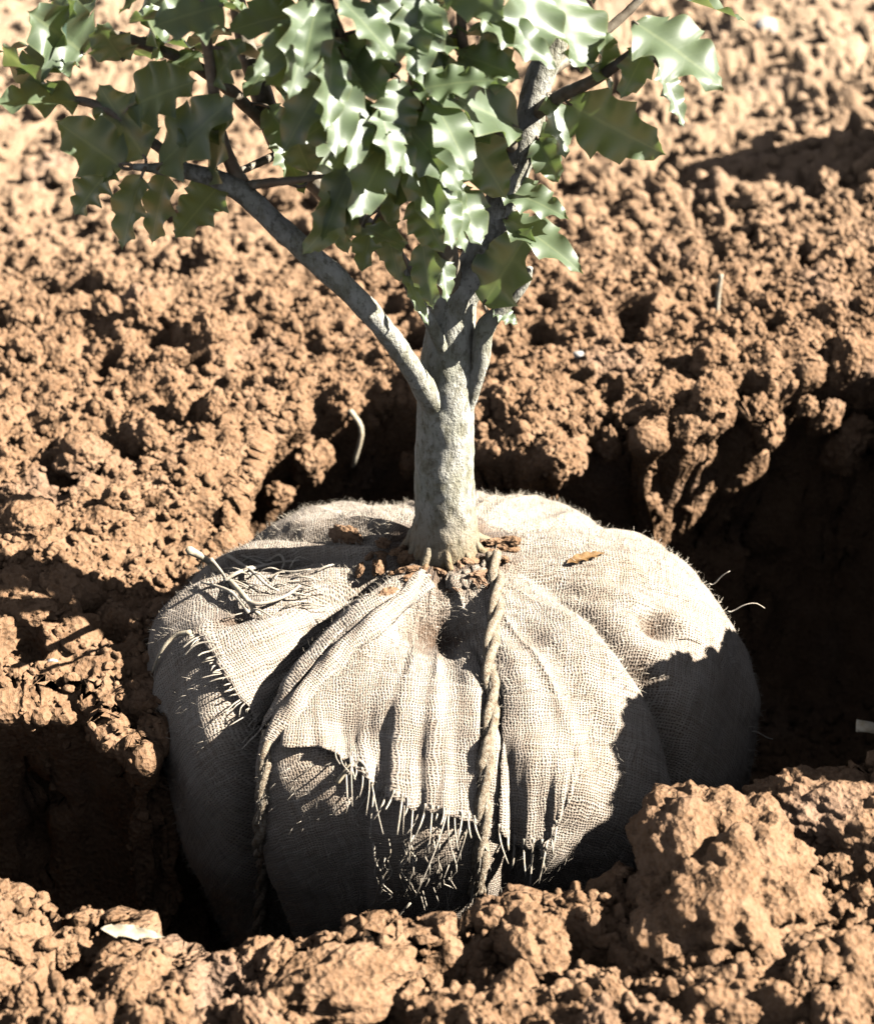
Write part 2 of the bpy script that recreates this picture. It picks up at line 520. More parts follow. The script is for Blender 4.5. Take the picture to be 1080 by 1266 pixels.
def lump(sub, seed, rough=0.5, cell=0.9):
    V, F = ico(sub)
    r = np.random.default_rng(seed)
    S = V * (1 + 0 * V) + seed * 3.7
    f, i = worley(S / cell, seed)
    d = 1 + rough * (0.5 - f ** 2) * (0.5 + i)
    if sub >= 3:
        g, j = worley(S / (cell * .36), seed + 9); d += rough * 0.42 * (0.5 - g ** 2) * (0.4 + j)
    if sub >= 4:
        g, j = worley(S / (cell * .15), seed + 19); d += rough * 0.26 * (0.5 - g ** 2) * (0.3 + 1.2 * j)
    if sub >= 5:
        g, j = worley(S / (cell * .065), seed + 29); d += rough * 0.10 * (0.5 - g ** 2) * (0.3 + 1.2 * j)
        d -= 0.16 * sstep(.12, .4, fbm(S * 3.1, 3, seed + 5))
    d += 0.25 * fbm(S * 0.9, 3, seed)
    V = V * d[:, None] * np.array([1, r.uniform(.75, 1), r.uniform(.6, .85)])
    return V, F

def rand_rot(n, rng):
    q = rng.normal(size=(n, 4)); q /= np.linalg.norm(q, axis=1)[:, None]
    a, b, c, d = q.T
    return np.stack([np.stack([1 - 2 * (c * c + d * d), 2 * (b * c - a * d), 2 * (b * d + a * c)], -1),
                     np.stack([2 * (b * c + a * d), 1 - 2 * (b * b + d * d), 2 * (c * d - a * b)], -1),
                     np.stack([2 * (b * d - a * c), 2 * (c * d + a * b), 1 - 2 * (b * b + c * c)], -1)], 1)

def pick_ground(n, lo_y, hi_y, rng, keep=None):
    """random points of the ground sheet inside the wedge in view (with some margin), evenly by area"""
    out = []
    while len(out) < n:
        yy = rng.uniform(lo_y, hi_y, n * 3); half = 0.62 + 0.30 * np.maximum(yy + .2, 0)
        xx = rng.uniform(-1, 1, n * 3) * (0.62 + 0.30 * (hi_y + .2)); ok = np.abs(xx) < half
        for a, b in zip(xx[ok], yy[ok]):
            if keep is not None and not keep(a, b): continue
            out.append((a, b))
            if len(out) >= n: break
    A = np.array(out[:n])
    i = np.clip(np.searchsorted(gx, A[:, 0]), 1, len(gx) - 2); j = np.clip(np.searchsorted(gy, A[:, 1]), 1, len(gy) - 2)
    p = GP[i, j]; nr = Nrm.reshape(len(gx), len(gy), 3)[i, j]
    return p, nr

def crumbs(name, n, lo_y, hi_y, smin, smax, sub, seed, label):
    rng = np.random.default_rng(seed)
    protos = [lump(sub, 100 + seed * 7 + k, 0.55, 1.0) for k in range(8)]
    p, nr = pick_ground(n, lo_y, hi_y, rng)
    p = p[np.hypot(p[:, 0], p[:, 1]) > 0.22]; nr = nr[:len(p)]
    s = smin + (smax - smin) * rng.random(len(p)) ** 2.2
    R = rand_rot(len(p), rng)
    Vs, Fs, o = [], [], 0
    for k in range(8):
        V, F = protos[k]
        idx = np.arange(k, len(p), 8)
        X = np.einsum('nij,vj->nvi', R[idx], V) * s[idx][:, None, None] + (p[idx] + np.array([0, 0, .25]) * s[idx][:, None])[:, None]
        Vs.append(X.reshape(-1, 3))
        Fs.append((F[None] + (np.arange(len(idx)) * len(V))[:, None, None]).reshape(-1, 3) + o); o += X.shape[0] * X.shape[1]
    me = np_mesh(name, np.vstack(Vs), np.vstack(Fs), True)
    return tag(link(name, me, M_SOIL), label, 'soil', kind='stuff')

crumbs('soil_crumbs', 7000, -0.68, 0.95, 0.0032, 0.0095, 2, 1, 'loose reddish brown soil crumbs strewn around the planting hole')
crumbs('fine_soil_grains', 17000, -0.68, 0.85, 0.0016, 0.0045, 1, 2, 'fine sandy brown grains scattered over the dug soil')
crumbs('distant_soil_crumbs', 4500, 0.85, 3.4, 0.005, 0.017, 2, 3, 'pale soil lumps scattered on the open ground behind the hole')

# ------------------------------------------------------------------ the burlap root ball
BALL = empty('root_ball', (0, 0, -0.44))
tag(BALL, 'big round root ball wrapped in pale burlap, tied with jute twine', 'root ball')
PROF = np.array([(0, .012), (.05, .010), (.10, .004), (.155, -.006), (.205, -.022), (.25, -.050), (.281, -.088), (.297, -.130),
                 (.296, -.18), (.285, -.24), (.270, -.30), (.252, -.36), (.225, -.43)])
prof = catmull(np.column_stack([PROF[:, 0], PROF[:, 1], np.zeros(len(PROF))]), 400)[:, :2]
seglen = np.r_[0, np.cumsum(np.hypot(*np.diff(prof, axis=0).T))]
NT_, NS = 760, 330
ss = np.linspace(0, seglen[-1], NS)
pr = np.interp(ss, seglen, prof[:, 0]); pz = np.interp(ss, seglen, prof[:, 1])
tr_ = np.gradient(pr, ss); tz_ = np.gradient(pz, ss)
th = np.arange(NT_) / NT_ * 2 * np.pi
TH, SS = np.meshgrid(th, ss, indexing='ij')
R_ = np.broadcast_to(pr, TH.shape); Z_ = np.broadcast_to(pz, TH.shape)
NR, NZ = np.broadcast_to(-tz_, TH.shape), np.broadcast_to(tr_, TH.shape)

# creases: (angle as function of arc length from the trunk), depth, width, start
def adiff(a, b): return (a - b + np.pi) % (2 * np.pi) - np.pi
CREASES = [  # degrees at s = 0.05, 0.2, 0.35, 0.6 ; depth ; half width
    ((-160, -141, -132, -128), .046, .011),
    ((-80, -79, -79, -80), .012, .010),
    ((-20, -38, -44, -42), .020, .013),
    ((45, 40, 36, 30), .020, .012),
    ((100, 96, 92, 90), .016, .014),
    ((150, 152, 156, 160), .018, .014),
    ((-178, 176, 174, 178), .012, .016),
    ((-108, -104, -106, -107), .008, .014),
]
D = np.zeros_like(TH)
for angs, dep, wid in CREASES:
    a = np.unwrap(np.radians(np.array(angs, float)))
    ac = np.interp(ss, [.05, .2, .35, .6], a)[None]
    arc = adiff(TH, ac) * np.maximum(R_, 0.02)
    grow = sstep(.03, .16, SS)
    D += -dep * grow * np.exp(-(np.abs(arc) / wid) ** 1.3) - dep * .35 * grow * np.exp(-(arc / (wid * 3.2)) ** 2)
D += 0.022 * np.clip(np.cos(TH), 0, 1) ** 2 * sstep(.30, .45, SS) + .006 * np.clip(np.cos(TH), 0, 1) * sstep(.1, .25, SS) + 0.018 * np.clip(-np.cos(TH), 0, 1) ** 2 * sstep(.15, .3, SS) - 0.026 * np.clip(np.sin(TH), 0, 1) * sstep(.06, .2, SS)          # the right side bulges lower down
XYZ = np.stack([R_ * np.cos(TH), R_ * np.sin(TH), Z_], -1).reshape(-1, 3)
sh = TH.shape
D += 0.020 * fbm(XYZ * 4.2, 3, 3).reshape(sh) * sstep(.05, .2, SS)
D += 0.0055 * fbm(XYZ * 17, 3, 13).reshape(sh) * sstep(.05, .12, SS)
# pleats that gather towards the trunk
pl = np.stack([np.cos(TH).ravel() * 3.4, np.sin(TH).ravel() * 3.4, SS.ravel() * 3.0], -1)
D += 0.009 * (1 - np.abs(vnoise(pl, 55).reshape(sh)) * 2) * np.exp(-((SS - .14) / .11) ** 2)
pl2 = np.stack([np.cos(TH).ravel() * 8, np.sin(TH).ravel() * 8, SS.ravel() * 5.0], -1)
D += 0.0035 * (1 - np.abs(vnoise(pl2, 57).reshape(sh)) * 2) * np.exp(-((SS - .2) / .16) ** 2)
# cross folds where the cloth sags
sg = np.stack([TH.ravel() * 1.6, SS.ravel() * 16 + 0.8 * np.sin(TH.ravel() * 3), np.zeros(TH.size)], -1)
D += 0.0035 * vnoise(sg, 71).reshape(sh) * sstep(.1, .25, SS)
BX = (R_ + NR * D) * np.cos(TH) + 0.008 * sstep(0, .3, SS); BY = (R_ + NR * D) * np.sin(TH); BZ = Z_ + NZ * D
BV = np.stack([BX, BY, BZ], -1).reshape(-1, 3)
BF = grid_faces(NT_, NS, True)[:, ::-1]
bvh0 = BVHTree.FromPolygons(BV.tolist(), BF.tolist())

def hit0(px, py, tree=None):
    h = (tree or bvh0).ray_cast(CAM, ray(px, py).normalized())
    return h[0], h[1]
# dimples and stains placed where the cloth has sunk in
stain = np.zeros(len(BV)); NRM0 = np.stack([NR * np.cos(TH), NR * np.sin(TH), NZ], -1).reshape(-1, 3)
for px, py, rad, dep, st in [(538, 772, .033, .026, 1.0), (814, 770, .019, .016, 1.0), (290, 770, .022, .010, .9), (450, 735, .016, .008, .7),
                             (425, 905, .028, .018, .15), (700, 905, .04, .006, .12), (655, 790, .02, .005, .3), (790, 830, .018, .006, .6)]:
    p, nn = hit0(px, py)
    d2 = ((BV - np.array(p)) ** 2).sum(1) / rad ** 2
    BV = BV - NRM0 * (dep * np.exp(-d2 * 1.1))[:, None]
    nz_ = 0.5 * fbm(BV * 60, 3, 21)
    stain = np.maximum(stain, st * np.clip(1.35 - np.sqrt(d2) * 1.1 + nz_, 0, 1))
stain = np.maximum(stain, 0.9 * sstep(.085, .045, SS.ravel() + .02 * fbm(BV * 30, 3, 5)))
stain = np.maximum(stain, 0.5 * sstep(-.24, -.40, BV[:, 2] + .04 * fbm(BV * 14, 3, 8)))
SC = 1.0
buv = np.stack([SS * np.cos(TH) * SC, SS * np.sin(TH) * SC], -1).reshape(-1, 2)
wrap_me = np_mesh('burlap_wrap', BV, BF, True, buv)
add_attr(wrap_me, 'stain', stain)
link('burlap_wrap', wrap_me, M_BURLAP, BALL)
bvh = BVHTree.FromPolygons(BV.tolist(), BF.tolist())

def on_ball(px, py, off=0.0):
    p, nn = hit0(px, py, bvh)
    if p is None:
        p = at_y(px, py, -.1); nn = Vector((0, -1, .3)).normalized()
    return np.array(p + nn * off), np.array(nn)

def poly_at(pts, n):
    pts = np.array(pts, float); L = np.r_[0, np.cumsum(np.hypot(*np.diff(pts, axis=0).T))]
    t = np.linspace(0, L[-1], n)
    return np.column_stack([np.interp(t, L, pts[:, 0]), np.interp(t, L, pts[:, 1])])

def flap(label, top, bottom, nu, nv, lift0, lift1, seed, uvrot=0.0):
    """a second layer of cloth lying on the ball: lofted between two edge lines, following the surface below it"""
    A, B = poly_at(top, nu), poly_at(bottom, nu)
    rng = np.random.default_rng(seed)
    jag = np.convolve(rng.normal(size=nu + 4), np.ones(3) / 3, 'same')[2:-2] * 0.012
    V = np.zeros((nu, nv, 3)); UV = np.zeros((nu, nv, 2))
    for i in range(nu):
        for j in range(nv):
            t = j / (nv - 1) * (1 + jag[i]); q = A[i] * (1 - t) + B[i] * t
            u = i / (nu - 1)
            side = min(1, min(u, 1 - u) * 8)
            lift = lift0 + (lift1 - lift0) * (t ** 1.5)
            V[i, j] = on_ball(q[0], q[1], 0.0018 + lift * (0.4 + 0.6 * side) * (1 + .35 * math.sin(i * .45 + seed) + .2 * math.sin(i * 1.1)))[0]
            c, s_ = math.cos(uvrot), math.sin(uvrot)
            a, b = q[0] * K, q[1] * K
            UV[i, j] = (a * c - b * s_, a * s_ + b * c)
    # smooth the drape a little
    for _ in range(2):
        V[1:-1, 1:-1] = .5 * V[1:-1, 1:-1] + .125 * (V[:-2, 1:-1] + V[2:, 1:-1] + V[1:-1, :-2] + V[1:-1, 2:])
    me = np_mesh('burlap_flap', V.reshape(-1, 3), grid_faces(nu, nv), True, UV.reshape(-1, 2))
    add_attr(me, 'stain', np.zeros(nu * nv))
    o = link('burlap_flap', me, M_BURLAP, BALL); o['label'] = label
    sm = o.modifiers.new('thickness', 'SOLIDIFY'); sm.thickness = 0.0016; sm.offset = 0
    return V

def thread(pts, rad, n=10, seg=5, parent=BALL, mat=None, name='loose_thread'):
    path = catmull(pts, n)
    r = rad * np.linspace(1.0, 0.55, n)
    return link(name, tube_mesh(name, path, r, seg), mat or M_FIBRE, parent)

fl = flap('front burlap flap with a frayed lower edge', [(352, 880), (400, 840), (470, 832), (540, 842), (594, 852)],
          [(350, 925), (385, 925), (425, 945), (470, 975), (515, 1000), (588, 1018)], 70, 34, 0.0, .0085, 1)
fr = flap('burlap flap hanging beside the twine', [(622, 860), (680, 858), (735, 872)], [(612, 1030), (640, 1042), (672, 1045), (705, 985)], 40, 34, 0.0, .006, 2)
fc = flap('burlap corner folded over the shoulder', [(425, 775), (480, 742), (520, 722)], [(322, 912), (285, 850), (244, 786)], 46, 34, 0.0, .0075, 3, .5)

rg = random.Random(5)
def fringe(V, step, out, down, rad, i0=0, i1=None, side=None):
    nu = V.shape[0]
    for i in range(i0, i1 or nu, step):
        e = V[i, -1]; d = V[i, -1] - V[i, -4]; d /= np.linalg.norm(d) + 1e-9
        L = rg.uniform(.35, 1.35) * down
        n_ = np.array((CAM - Vector(e)).normalized())
        j = np.array([rg.uniform(-.55, .55) for _ in range(3)])
        p1 = e + d * L * .5 + n_ * out * rg.uniform(.3, 1) + j * L * .25
        p2 = e + d * L + n_ * out * rg.uniform(-.2, 1.2) + j * L * .8 + np.array([0, 0, -.2 * L])
        thread([V[i, -3] + n_ * .001, e, p1, p2], rad * rg.uniform(.7, 1.3))
fringe(fl, 2, .006, .026, .0011, 18)
fringe(fl, 7, .010, .042, .0007, 24)
fringe(fr, 3, .005, .022, .0014, 0, 30)
fringe(fc, 2, .003, .016, .0011)
fringe(fc, 3, .006, .010, .0007)

# --- the folded strap of burlap running from the trunk to the left crease, and the twine in the crease
def strap(pts, width, lift, label='folded strip of burlap from trunk to crease'):
    ctr = poly_at(pts, 60); V = np.zeros((60, 9, 3)); UV = np.zeros((60, 9, 2))
    T = np.gradient(ctr, axis=0); T /= np.linalg.norm(T, axis=1)[:, None]
    Nn = np.column_stack([-T[:, 1], T[:, 0]])
    for i in range(60):
        w = width * (.75 + .35 * math.sin(i * .21 + 1) ** 2) * min(1, (60 - i) / 8 + .35)
        for j in range(9):
            s_ = (j / 8 - .5) * 2
            q = ctr[i] + Nn[i] * s_ * w / 2
            V[i, j] = on_ball(q[0], q[1], .001 + lift * (1 - s_ * s_) + .0012 * math.sin(i * .5 + j))[0]
            UV[i, j] = (s_ * w * K * .5, i * .0045)
    V[1:-1] = .5 * V[1:-1] + .25 * (V[:-2] + V[2:])
    me = np_mesh('burlap_strap', V.reshape(-1, 3), grid_faces(60, 9), True, UV.reshape(-1, 2))
    add_attr(me, 'stain', np.zeros(540))
    o = link('burlap_strap', me, M_BURLAP, BALL); o['label'] = label
    sm = o.modifiers.new('thickness', 'SOLIDIFY'); sm.thickness = 0.002; sm.offset = 0
strap([(528, 716), (480, 758), (430, 800), (385, 848), (350, 893), (334, 920)], 27, .007)

def twine(label, px_pts, rad, off, lead=None, twist=95.0, n=260):
    """two-ply jute twine laid over the cloth"""
    q = poly_at(px_pts, 40)
    base = [on_ball(a, b, off)[0] for a, b in q]
    base = np.array(base)
    for _ in range(3): base[1:-1] = .5 * base[1:-1] + .25 * (base[:-2] + base[2:])
    if lead is not None: base = np.vstack([lead, base])
    path = catmull(base, n)
    T, N, B = frames(path)
    L = np.r_[0, np.cumsum(np.linalg.norm(np.diff(path, axis=0), axis=1))]
    t = empty('twine', Vector(path[0])); t.parent = BALL; t.matrix_parent_inverse = Matrix.Translation(BALL.location).inverted(); t['label'] = label
    for k in range(2):
        ph = L * twist * 2 * np.pi / 6 + k * np.pi
        c = path + (np.cos(ph)[:, None] * N + np.sin(ph)[:, None] * B) * rad * .48
        o = bpy.data.objects.new('twine_strand', tube_mesh('twine_strand', c, rad * .66 * (1 + .16 * vnoise(np.column_stack([L * 160, L * 0 + k * 9.7, L * 0]), 4)), 10))
        o.data.materials.append(M_TWINE); COL.objects.link(o)
        o.parent = t; o.matrix_parent_inverse = Matrix.Translation(path[0]).inverted()
    rng = np.random.default_rng(n); q = path[rng.integers(2, n - 2, 900)]; dr = rng.normal(size=(900, 3)); dr /= np.linalg.norm(dr, axis=1)[:, None]
    tg = T[rng.integers(2, n - 2, 900)]; a_ = q + dr * rad * .8; b_ = a_ + dr * rng.uniform(.001, .004, 900)[:, None] + tg * rng.uniform(-.006, .010, 900)[:, None]
    sd = np.cross(dr, tg); sd = sd / (np.linalg.norm(sd, axis=1)[:, None] + 1e-9) * .00025
    Vf = np.stack([a_ - sd, a_ + sd, b_ + sd * .5, b_ - sd * .5], 1).reshape(-1, 3); Ff = np.arange(3600).reshape(-1, 4)
    o = bpy.data.objects.new('twine_fuzz', np_mesh('twine_fuzz', Vf, Ff, False)); o.data.materials.append(M_FIBRE); COL.objects.link(o); o['kind'] = 'stuff'
    o.parent = t; o.matrix_parent_inverse = Matrix.Translation(path[0]).inverted()
    return path
tw1 = twine('twisted jute twine down the front of the ball', [(608, 690), (616, 735), (610, 800), (606, 850), (600, 930), (596, 990), (592, 1050), (586, 1100)], .0072, .005, None, 70)
tw2 = twine('twisted jute twine sunk in the deep crease', [(336, 905), (330, 950), (326, 1010), (322, 1080), (320, 1150)], .006, .004, None, 95)
strap([(604, 704), (588, 712), (570, 718), (550, 722)], 22, .004, 'pale scrap of burlap tucked under the trunk')
# frayed ends of the front twine
for k in range(14):
    a = rg.uniform(-1, 1); e = tw1[-1 - rg.randint(0, 24)]
    thread([e, e + np.array([a * .006, -.004, -.010]), e + np.array([a * .014, -.006 + rg.uniform(-.004, .004), -rg.uniform(.018, .038)])], .0011)

# --- loose straws and threads lying on or sticking out of the cloth (pixel path, lift, thickness)
def lay(pts, lifts, rad, mat=None, n=16):
    thread([on_ball(a, b, l)[0] for (a, b), l in zip(pts, lifts)], rad, n, 6, BALL, mat)
lay([(236, 676), (266, 704), (296, 738), (322, 764)], [.012, .012, .010, .004], .0040, M_STRAW)
lay([(300, 742), (318, 750), (350, 742), (372, 728)], [.006, .009, .009, .004], .0024)
lay([(278, 724), (300, 712), (340, 706), (372, 696)], [.006, .008, .008, .003], .0022)
lay([(284, 690), (310, 712), (330, 730), (345, 735)], [.005, .008, .007, .004], .002)
lay([(262, 690), (280, 720), (288, 744)], [.005, .006, .004], .002)
lay([(330, 700), (348, 690), (352, 706), (340, 720)], [.004, .008, .008, .004], .0018)
lay([(300, 690), (318, 700), (352, 712), (385, 706)], [.004, .006, .005, .002], .0016)
lay([(310, 760), (290, 742), (270, 730), (250, 722)], [.006, .009, .006, .003], .0022)
lay([(238, 783), (222, 792), (206, 810), (192, 832)], [.004, .007, .007, .003], .0026, M_STRAW)
lay([(430, 960), (444, 948), (452, 956), (450, 972)], [.006, .012, .012, .006], .0018)
lay([(418, 968), (432, 952), (447, 946)], [.006, .010, .008], .0026, M_STRAW)
for k in range(26):
    a, b = rg.uniform(265, 400), rg.uniform(690, 770)
    w = rg.uniform(-.6, .6)
    lay([(a, b), (a + 14, b + 8 * w), (a + 30, b + 18 * w)], [.002, rg.uniform(.004, .012), .002], rg.uniform(.0006, .0014), None, 8)
for k in range(22):
    a, b = rg.uniform(470, 560), rg.uniform(1030, 1110); w = rg.uniform(-1, 1)
    lay([(a, b), (a + 8 * w, b + 14), (a - 6 * w, b + 28), (a + 10 * w, b + rg.uniform(36, 60))], [.002, rg.uniform(.003, .010), .006, .008], rg.uniform(.0005, .0009), None, 9)
lay([(508, 1110), (486, 1128), (474, 1150), (468, 1170)], [.006, .014, .016, .012], .0011)
lay([(465, 1040), (472, 1060), (478, 1078)], [.004, .010, .006], .0012)
# single fibres that stand out against the dark hole on the right
for pts in ([(882, 722), (892, 712), (902, 706)], [(905, 756), (920, 748), (934, 746), (945, 752)], [(935, 905), (948, 912), (955, 914)]):
    p0, n0 = on_ball(pts[0][0] - 6, pts[0][1], 0)
    thread([p0] + [np.array(at_y(a, b, p0[1])) for a, b in pts], .0009)

# --- short fuzz of the jute all over the cloth
def fuzz(n):
    rng = np.random.default_rng(3)
    tri = rng.integers(0, len(BF), n)
    c = BV[BF[tri]].mean(1)
    keep = (SS.ravel()[BF[tri][:, 0]] > .07)
    tri, c = tri[keep], c[keep]
    e1 = BV[BF[tri][:, 1]] - BV[BF[tri][:, 0]]; e2 = BV[BF[tri][:, 3]] - BV[BF[tri][:, 0]]
    nn = -np.cross(e1, e2); nn /= np.linalg.norm(nn, axis=1)[:, None] + 1e-12
    flip = (nn * NRM0[BF[tri][:, 0]]).sum(1) < 0; nn[flip] *= -1
    r = rng.normal(size=(len(tri), 3)); tg = np.cross(nn, r); tg /= np.linalg.norm(tg, axis=1)[:, None]
    L = rng.uniform(.003, .009, len(tri))[:, None]; w = .00022
    sd = np.cross(nn, tg) * w
    a = c; b = c + nn * L * .45 + tg * L * .35; d = c + nn * L * .75 + tg * L * .95
    V = np.stack([a - sd, a + sd, b - sd * .8, b + sd * .8, d, d + sd * .4], 1).reshape(-1, 3)
    o = (np.arange(len(tri)) * 6)[:, None]
    F = np.concatenate([o + np.array([[0, 1, 3, 2]]), o + np.array([[2, 3, 5, 4]])])
    me = np_mesh('burlap_fuzz', V, F, False)
    x = link('burlap_fuzz', me, M_FIBRE, BALL); x['kind'] = 'stuff'
fuzz(26000)

# ------------------------------------------------------------------ the holly shrub
SHRUB = empty('holly_shrub', (0, 0, 0))
tag(SHRUB, 'young holly shrub with a pale grey trunk and glossy spiny green leaves', 'shrub')

def limb(name, pts, rads, n=60, seg=14, mat=None, rough=0.06, seed=0, parent=SHRUB):
    path = catmull(pts, n); rr = np.interp(np.linspace(0, len(rads) - 1, n), np.arange(len(rads)), rads)
    V, F = tube_arrays(path, rr, seg)
    C_ = np.repeat(path[None], seg, 0).reshape(-1, 3)
    k = rr.mean()
    f, i = worley(V / max(k * .55, .004), seed + 3)
    d = 1 + rough * (0.5 - f) + rough * 1.4 * fbm(V / (k * 2.0), 3, seed)
    V = C_ + (V - C_) * d[:, None]
    V = np.vstack([V, path[0], path[-1]]); c0 = len(V) - 2
    F = F.tolist() + [[c0, ((i + 1) % seg) * n, i * n] for i in range(seg)] + [[c0 + 1, i * n + n - 1, ((i + 1) % seg) * n + n - 1] for i in range(seg)]
    me = bpy.data.meshes.new(name); me.from_pydata(V.tolist(), [], F)
    me.polygons.foreach_set('use_smooth', np.ones(len(me.polygons), bool))
    link(name, me, mat or M_TWIG, parent)
    return path
def PY(px, py, y=0.0): return np.array(at_y(px, py, y))
PATHS = []
trunk_path = limb('trunk', [PY(548, 716), PY(549, 690), PY(550, 640), PY(548, 580), PY(550, 520), PY(553, 450), PY(560, 385), PY(570, 345)],
                  [.045, .039, .031, .0285, .0275, .026, .021, .017], 150, 56, M_BARK, .07, 1)
B = {}
def branch(key, pts, rads, mat=None, n=70):
    p = limb('branch', [PY(*q) for q in pts], rads, n, 14, mat, .10, len(PATHS) + 4)
    PATHS.append(p); B[key] = p
branch('main', [(565, 372, 0), (585, 335, 0), (612, 268, .01), (645, 182, .02), (664, 105, .03), (690, 30, .04), (705, -80, .05), (720, -200, .06)], [.0175, .0165, .0155, .0145, .013, .012, .009, .005], M_BARK)
branch('left', [(550, 525, .0), (529, 488, -.024), (503, 447, -.046), (470, 402, -.065), (420, 348, -.075), (350, 285, -.075), (290, 232, -.075), (235, 212, -.075), (195, 208, -.08), (165, 206, -.08)],
       [.011, .0115, .010, .010, .0105, .010, .009, .007, .005, .003], M_BARK)
branch('second', [(545, 400, .01), (500, 335, .03), (455, 285, .04), (400, 232, .05), (350, 180, .05), (325, 120, .05), (300, 40, .06), (285, -60, .06), (260, -160, .06)],
       [.008, .009, .0105, .011, .0115, .010, .008, .006, .004], None)
branch('right_stem', [(575, 510, -.006), (592, 450, -.014), (600, 405, -.018), (622, 380, -.02), (648, 352, -.02), (655, 330, -.02)], [.007, .009, .009, .006, .004, .003], M_BARK)
branch('sucker', [(552, 440, -.018), (530, 395, -.028), (508, 358, -.035), (498, 330, -.04)], [.006, .006, .005, .003], M_BARK)
branch('centre', [(560, 370, .0), (548, 300, -.03), (530, 230, -.05), (515, 150, -.06), (520, 60, -.06), (530, -60, -.06), (540, -180, -.05)], [.012, .011, .010, .009, .008, .006, .004], None)
branch('left_fork', [(330, 268, -.052), (290, 210, -.07), (268, 150, -.08), (262, 95, -.085), (250, 20, -.09), (240, -60, -.09)], [.007, .006, .0055, .005, .004, .003], None)
branch('left_twig', [(285, 232, -.06), (330, 226, -.08), (370, 222, -.09), (395, 218, -.09)], [.004, .004, .003, .002], None)
branch('fork_twig', [(355, 185, .05), (300, 210, .0), (262, 225, -.05)], [.004, .0035, .003], None)
branch('up_left', [(340, 165, .05), (270, 100, .02), (200, 62, .0), (120, 40, -.01), (70, 60, -.01)], [.006, .0055, .005, .004, .003], None)
branch('far_left', [(235, 212, -.07), (180, 170, -.06), (120, 130, -.05), (60, 120, -.04)], [.005, .0045, .004, .003], None)
branch('right_up', [(655, 145, .025), (690, 120, .0), (740, 95, -.02), (790, 60, -.03), (830, 40, -.03)], [.007, .006, .005, .004, .003], None)
branch('right_back', [(666, 95, .03), (720, 60, .07), (780, 10, .09), (820, -40, .10)], [.006, .005, .004, .003], None)
branch('mid_up', [(640, 190, .02), (600, 130, -.03), (575, 70, -.06), (570, 0, -.07), (580, -90, -.07)], [.006, .006, .005, .004, .003], None)
branch('mid_left', [(515, 150, -.06), (470, 110, -.08), (430, 60, -.09), (405, 0, -.09), (395, -80, -.09)], [.006, .005, .005, .004, .003], None)
branch('low_mid', [(500, 335, .03), (470, 250, -.03), (455, 190, -.06), (450, 130, -.07)], [.005, .005, .004, .003], None)
ALLP = np.vstack(PATHS)

def leaf_mesh(base, tip, nrm, width, seed, droop=0.12, fold=0.25, curl=0.0):
    r = random.Random(seed)
    base = Vector(base); tip = Vector(tip)
    ax = tip - base; L = ax.length; ax.normalize()
    nrm = Vector(nrm); nrm = (nrm - ax * nrm.dot(ax)).normalized()
    sd = ax.cross(nrm)
    NL, NW = 41, 9
    ns = r.choice([3, 3, 4]); ph = r.uniform(0, 1)
    V, UV = [], []
    for i in range(NL):
        t = i / (NL - 1)
        env = (math.sin(math.pi * min(1, t ** .82))) ** .75 * (1 - .18 * t)
        for j in range(NW):
            u = (j / (NW - 1) - .5) * 2
            s = 1 if u > 0 else -1
            x_ = (t * ns + (0 if s > 0 else .35) + ph * .3) % 1.0
            sp = x_ ** 2.6                                   # teeth lean towards the tip, concave between spines
            w = width * 1.08 * (env * (.78 + .34 * sp) + .004)
            if t > .93: w *= (1 - t) / .07 * .8 + .05
            if t < .06: w *= .3 + .7 * t / .06
            a = abs(u)
            wav = math.sin(2 * math.pi * (t * ns + (0 if s > 0 else .35) + ph * .3) - 1.2) * .16 * width * a ** 2 * (1 if env > .3 else env)
            zz = -droop * L * t * t + fold * width * a * env - curl * width * a * a + wav
            p = base + ax * (L * t) + sd * (u * w) + nrm * zz
            V.append(p[:]); UV.append((u * .5 + .5, t))
    F = grid_faces(NL, NW)
    me = np_mesh('leaf', V, F, True, UV)
    return me

leaf_count = 0
def leaf(base, tip, nrm, width=None, droop=.10, fold=.22, curl=0.0, stalk=True, seed=None):
    global leaf_count
    leaf_count += 1
    seed = seed if seed is not None else leaf_count
    b = np.array(base); t = np.array(tip); L = np.linalg.norm(t - b)
    width = width or L * .27
    o = link('leaf', leaf_mesh(b, t, nrm, width, seed, droop, fold, curl), M_LEAF, SHRUB)
    if stalk:
        d = ((ALLP - b) ** 2).sum(1); k = d.argmin(); q = ALLP[k]
        if np.linalg.norm(q - b) < .14:
            mid = (q + b) / 2 + (b - t) / L * np.linalg.norm(q - b) * .2
            f = b + (t - b) * .06
            st = link('leaf_stalk', tube_mesh('leaf_stalk', catmull([q, mid, b, f], 9), np.linspace(.0019, .0012, 9), 6), M_TWIG, SHRUB)

S_ = np.array(SUN); Vw = -np.array(FWD)
GL = (S_ + Vw) / np.linalg.norm(S_ + Vw)             # facing half-way to the sun: glossy highlight
DK = np.array([-.42, -.62, .66]); FL = np.array([-.1, -.35, .9]); UP_ = np.array([.2, -.3, .9]); BK = np.array([.55, .6, .5])
